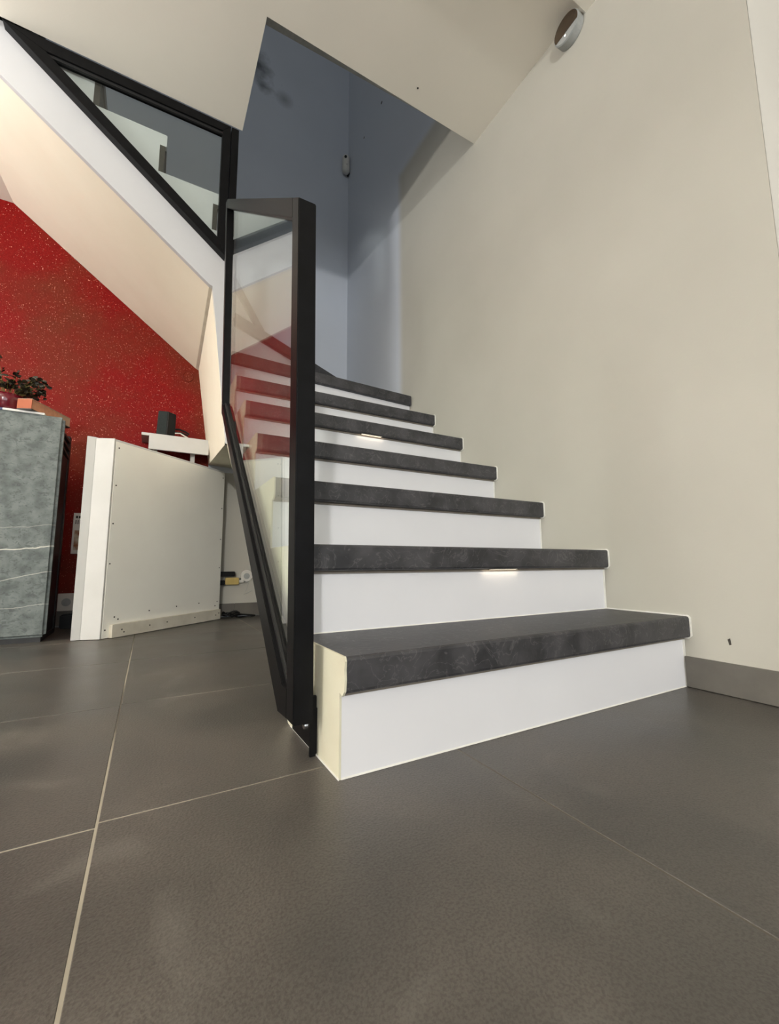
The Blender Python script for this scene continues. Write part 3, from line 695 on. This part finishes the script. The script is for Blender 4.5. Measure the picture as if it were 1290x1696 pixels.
# sockets, adapters and cables under the stairs
so = thing('wall_socket', (-0.735, YB, 0.258), 'round cream wall socket under the stairs above the grey skirting', 'socket')
MB().cyl((-0.728, YB - 0.001, 0.262), (0, -1, 0), 0.040, 0.010, 28, 0.037).build('plate', M_wplastic, so)
MB().cyl((-0.728, YB - 0.0111, 0.262), (0, -1, 0), 0.020, 0.002, 20).build('outlet', M_gplastic, so)
ps = thing('power_strip', (-0.83, YB, 0.225), 'yellowed multi-socket block plugged in under the stairs', 'power strip')
MB().box((-0.868, YB - 0.040, 0.208), (-0.782, YB - 0.006, 0.254)).build('block', M_yplastic, ps, bevel=0.004)
MB().box((-0.782, YB - 0.030, 0.220), (-0.748, YB - 0.006, 0.243)).build('plug', M_wplastic, ps, bevel=0.003)
MB().cyl((-0.775, YB - 0.031, 0.244), (0, -1, 0), 0.005, 0.004, 10).build('switch', M_plastic, ps)
ad = thing('power_adapter', (-0.85, YB, 0.275), 'long black power adapter above the yellowed socket block', 'adapter')
MB().box((-0.905, YB - 0.045, 0.262), (-0.808, YB - 0.008, 0.294)).build('body', M_plastic, ad, bevel=0.004)
ad2 = thing('power_adapter', (-0.90, YB, 0.225), 'square black plug adapter left of the yellowed socket block', 'adapter')
MB().box((-0.921, YB - 0.045, 0.206), (-0.869, YB - 0.008, 0.238)).build('body', M_plastic, ad2, bevel=0.004)
tag(MB().tube([(-0.900, YB - 0.03, 0.292), (-0.918, YB - 0.028, 0.31), (-0.945, YB - 0.02, 0.335), (-0.985, YB - 0.015, 0.36)], 0.0035).build('cable', M_plastic), 'thin black cable rising left from the long black adapter', 'cable')
tag(MB().tube([(-0.905, YB - 0.03, 0.272), (-0.925, YB - 0.03, 0.262), (-0.935, YB - 0.03, 0.24), (-0.95, YB - 0.02, 0.225)], 0.0045).build('cable', M_plastic), 'thick black cable curling down left of the adapters', 'cable')
tag(MB().tube([(-0.760, YB - 0.012, 0.235), (-0.735, YB - 0.016, 0.225), (-0.715, YB - 0.012, 0.215), (-0.728, YB - 0.008, 0.17), (-0.745, YB - 0.008, 0.14), (-0.72, YB - 0.008, 0.148), (-0.69, YB - 0.008, 0.165)], 0.0018, 6).build('cable', M_gplastic), 'thin grey wire hanging in a loop below the round socket', 'cable')
fl = []
for i in range(60):
    t = i/59; a = t*4*math.pi
    fl.append((-0.838 + 0.042*math.cos(a) + 0.015*math.sin(2.3*a), YB - 0.080 + 0.035*math.sin(a), 0.009 + 0.03*abs(math.sin(1.7*a))*(1 - t*0.5)))
fl += [(-0.80, YB - 0.11, 0.006), (-0.79, YB - 0.12, 0.006), (-0.75, YB - 0.10, 0.006), (-0.71, YB - 0.11, 0.006), (-0.68, YB - 0.075, 0.006), (-0.70, YB - 0.04, 0.006), (-0.76, YB - 0.03, 0.012), (-0.80, YB - 0.05, 0.006)]
tag(MB().tube(fl, 0.005, 7).build('cable', M_plastic), 'tangled black cable on the floor under the stairs', 'cable')
tag(MB().tube([(-0.665, YB - 0.006, 0.545), (-0.667, YB - 0.006, 0.52), (-0.666, YB - 0.006, 0.49)], 0.003, 6).build('cable', M_gplastic), 'short grey wire end sticking from the wall above the round socket', 'cable')
# black box behind the cabinet foot
bx = thing('floor_box', (-1.70, 2.28, 0), 'small black box on the floor between slate cabinet and white unit', 'box')
MB().box((-1.712, 2.25, 0.001), (-1.60, 2.34, 0.075)).build('body', M_plastic, bx, bevel=0.006)
MB().box((-1.70, 2.248, 0.078), (-1.62, 2.33, 0.080)).build('lid', M_plastic, bx)

# round detector high on the right wall
dt = thing('smoke_detector', (0, 0.237, 2.384), 'round wall detector with half dark face high on the right wall', 'detector')
MB().cyl((-0.0005, 0.234, 2.372), (-1, 0, 0), 0.053, 0.034, 40, 0.055).build('rim', M_gplastic, dt, bevel=0.0015)
def half(sign, off, r, x0, x1, name, m):
    ang = math.radians(-4); n = 28; d = Vector((math.cos(ang), math.sin(ang))); nrm = Vector((-math.sin(ang), math.cos(ang)))*sign
    a0 = math.acos(max(-1, min(1, off*sign/r)))
    pts = []
    for i in range(n + 1):
        t = -a0 + 2*a0*i/n
        v = nrm*math.cos(t)*r + d*math.sin(t)*r
        pts.append((0.234 + v.x, 2.372 + v.y))
    return MB().prism(pts, yz, x0, x1).build(name, m, dt)
half(1, -0.020, 0.0515, -0.036, -0.0345, 'dark_half', M_brown)  # upper part of the face is darker than the lower
half(-1, -0.020, 0.0515, -0.0358, -0.0345, 'pale_half', M_gplastic)
MB().cyl((-0.0358, 0.238, 2.342), (-1, 0, 0), 0.0030, 0.001, 12).build('indicator', M_led_dot, dt)

# motion sensor in the stairwell corner
ms = thing('motion_sensor', (-0.03, YB, 3.72), 'small grey capsule motion sensor in the upper stairwell corner', 'sensor')
b = MB()
bmesh.ops.create_uvsphere(b.bm, u_segments=18, v_segments=12, radius=0.033, matrix=Matrix.Translation((-0.036, YB - 0.030, 3.72)))
for v in b.bm.verts:
    v.co.z = v.co.z + (0.052 if v.co.z > 3.72 else -0.052)
b.build('body', M_wplastic, ms, smooth=True)
MB().cyl((-0.050, YB - 0.056, 3.762), (-0.4, -0.85, -0.3), 0.011, 0.008, 16).build('lens', M_rubber, ms)
MB().sphere((-0.040, YB - 0.061, 3.70), 0.008).build('indicator', M_wplastic, ms)
MB().box((-0.016, YB - 0.03, 3.645), (-0.001, YB - 0.001, 3.79)).build('bracket', M_darkmetal, ms)

# ------------------------------------------------------------------ made-up uplight stand outside the view, added for the ceiling
to = thing('fill_uplight', (-3.5, 0.5, 0), 'tall black added uplight, unseen at the left, put in to brighten the ceiling', 'lamp')
MB().cyl((-3.5, 0.5, 0.001), (0, 0, 1), 0.15, 0.02, 28, 0.14).build('base', M_darkmetal, to)
MB().cyl((-3.5, 0.5, 0.021), (0, 0, 1), 0.013, 1.70, 12).build('pole', M_darkmetal, to)
MB().cyl((-3.5, 0.5, 1.721), (0, 0, 1), 0.05, 0.08, 28, 0.21).build('bowl', M_darkmetal, to)

# ------------------------------------------------------------------ floor lamp of the room (behind the camera)
lp = thing('floor_lamp', (-3.0, -4.0, 0), 'black floor lamp with a round white globe standing behind the viewer', 'lamp')
MB().cyl((-3.0, -4.0, 0.001), (0, 0, 1), 0.14, 0.02, 28, 0.13).build('base', M_darkmetal, lp)
MB().cyl((-3.0, -4.0, 0.021), (0, 0, 1), 0.012, 1.52, 12).build('pole', M_darkmetal, lp)
MB().cyl((-3.0, -4.0, 1.541), (0, 0, 1), 0.05, 0.015, 20).build('holder', M_darkmetal, lp)
ld = bpy.data.lights.new('floor_lamp_glow', 'POINT'); ld.energy = LAMP_W; ld.color = LAMP_C; ld.shadow_soft_size = 0.09
lo = bpy.data.objects.new('floor_lamp_glow', ld); COL.objects.link(lo); lo.parent = lp; lo.location = (0, 0, 1.65)
bpy.context.view_layer.update()
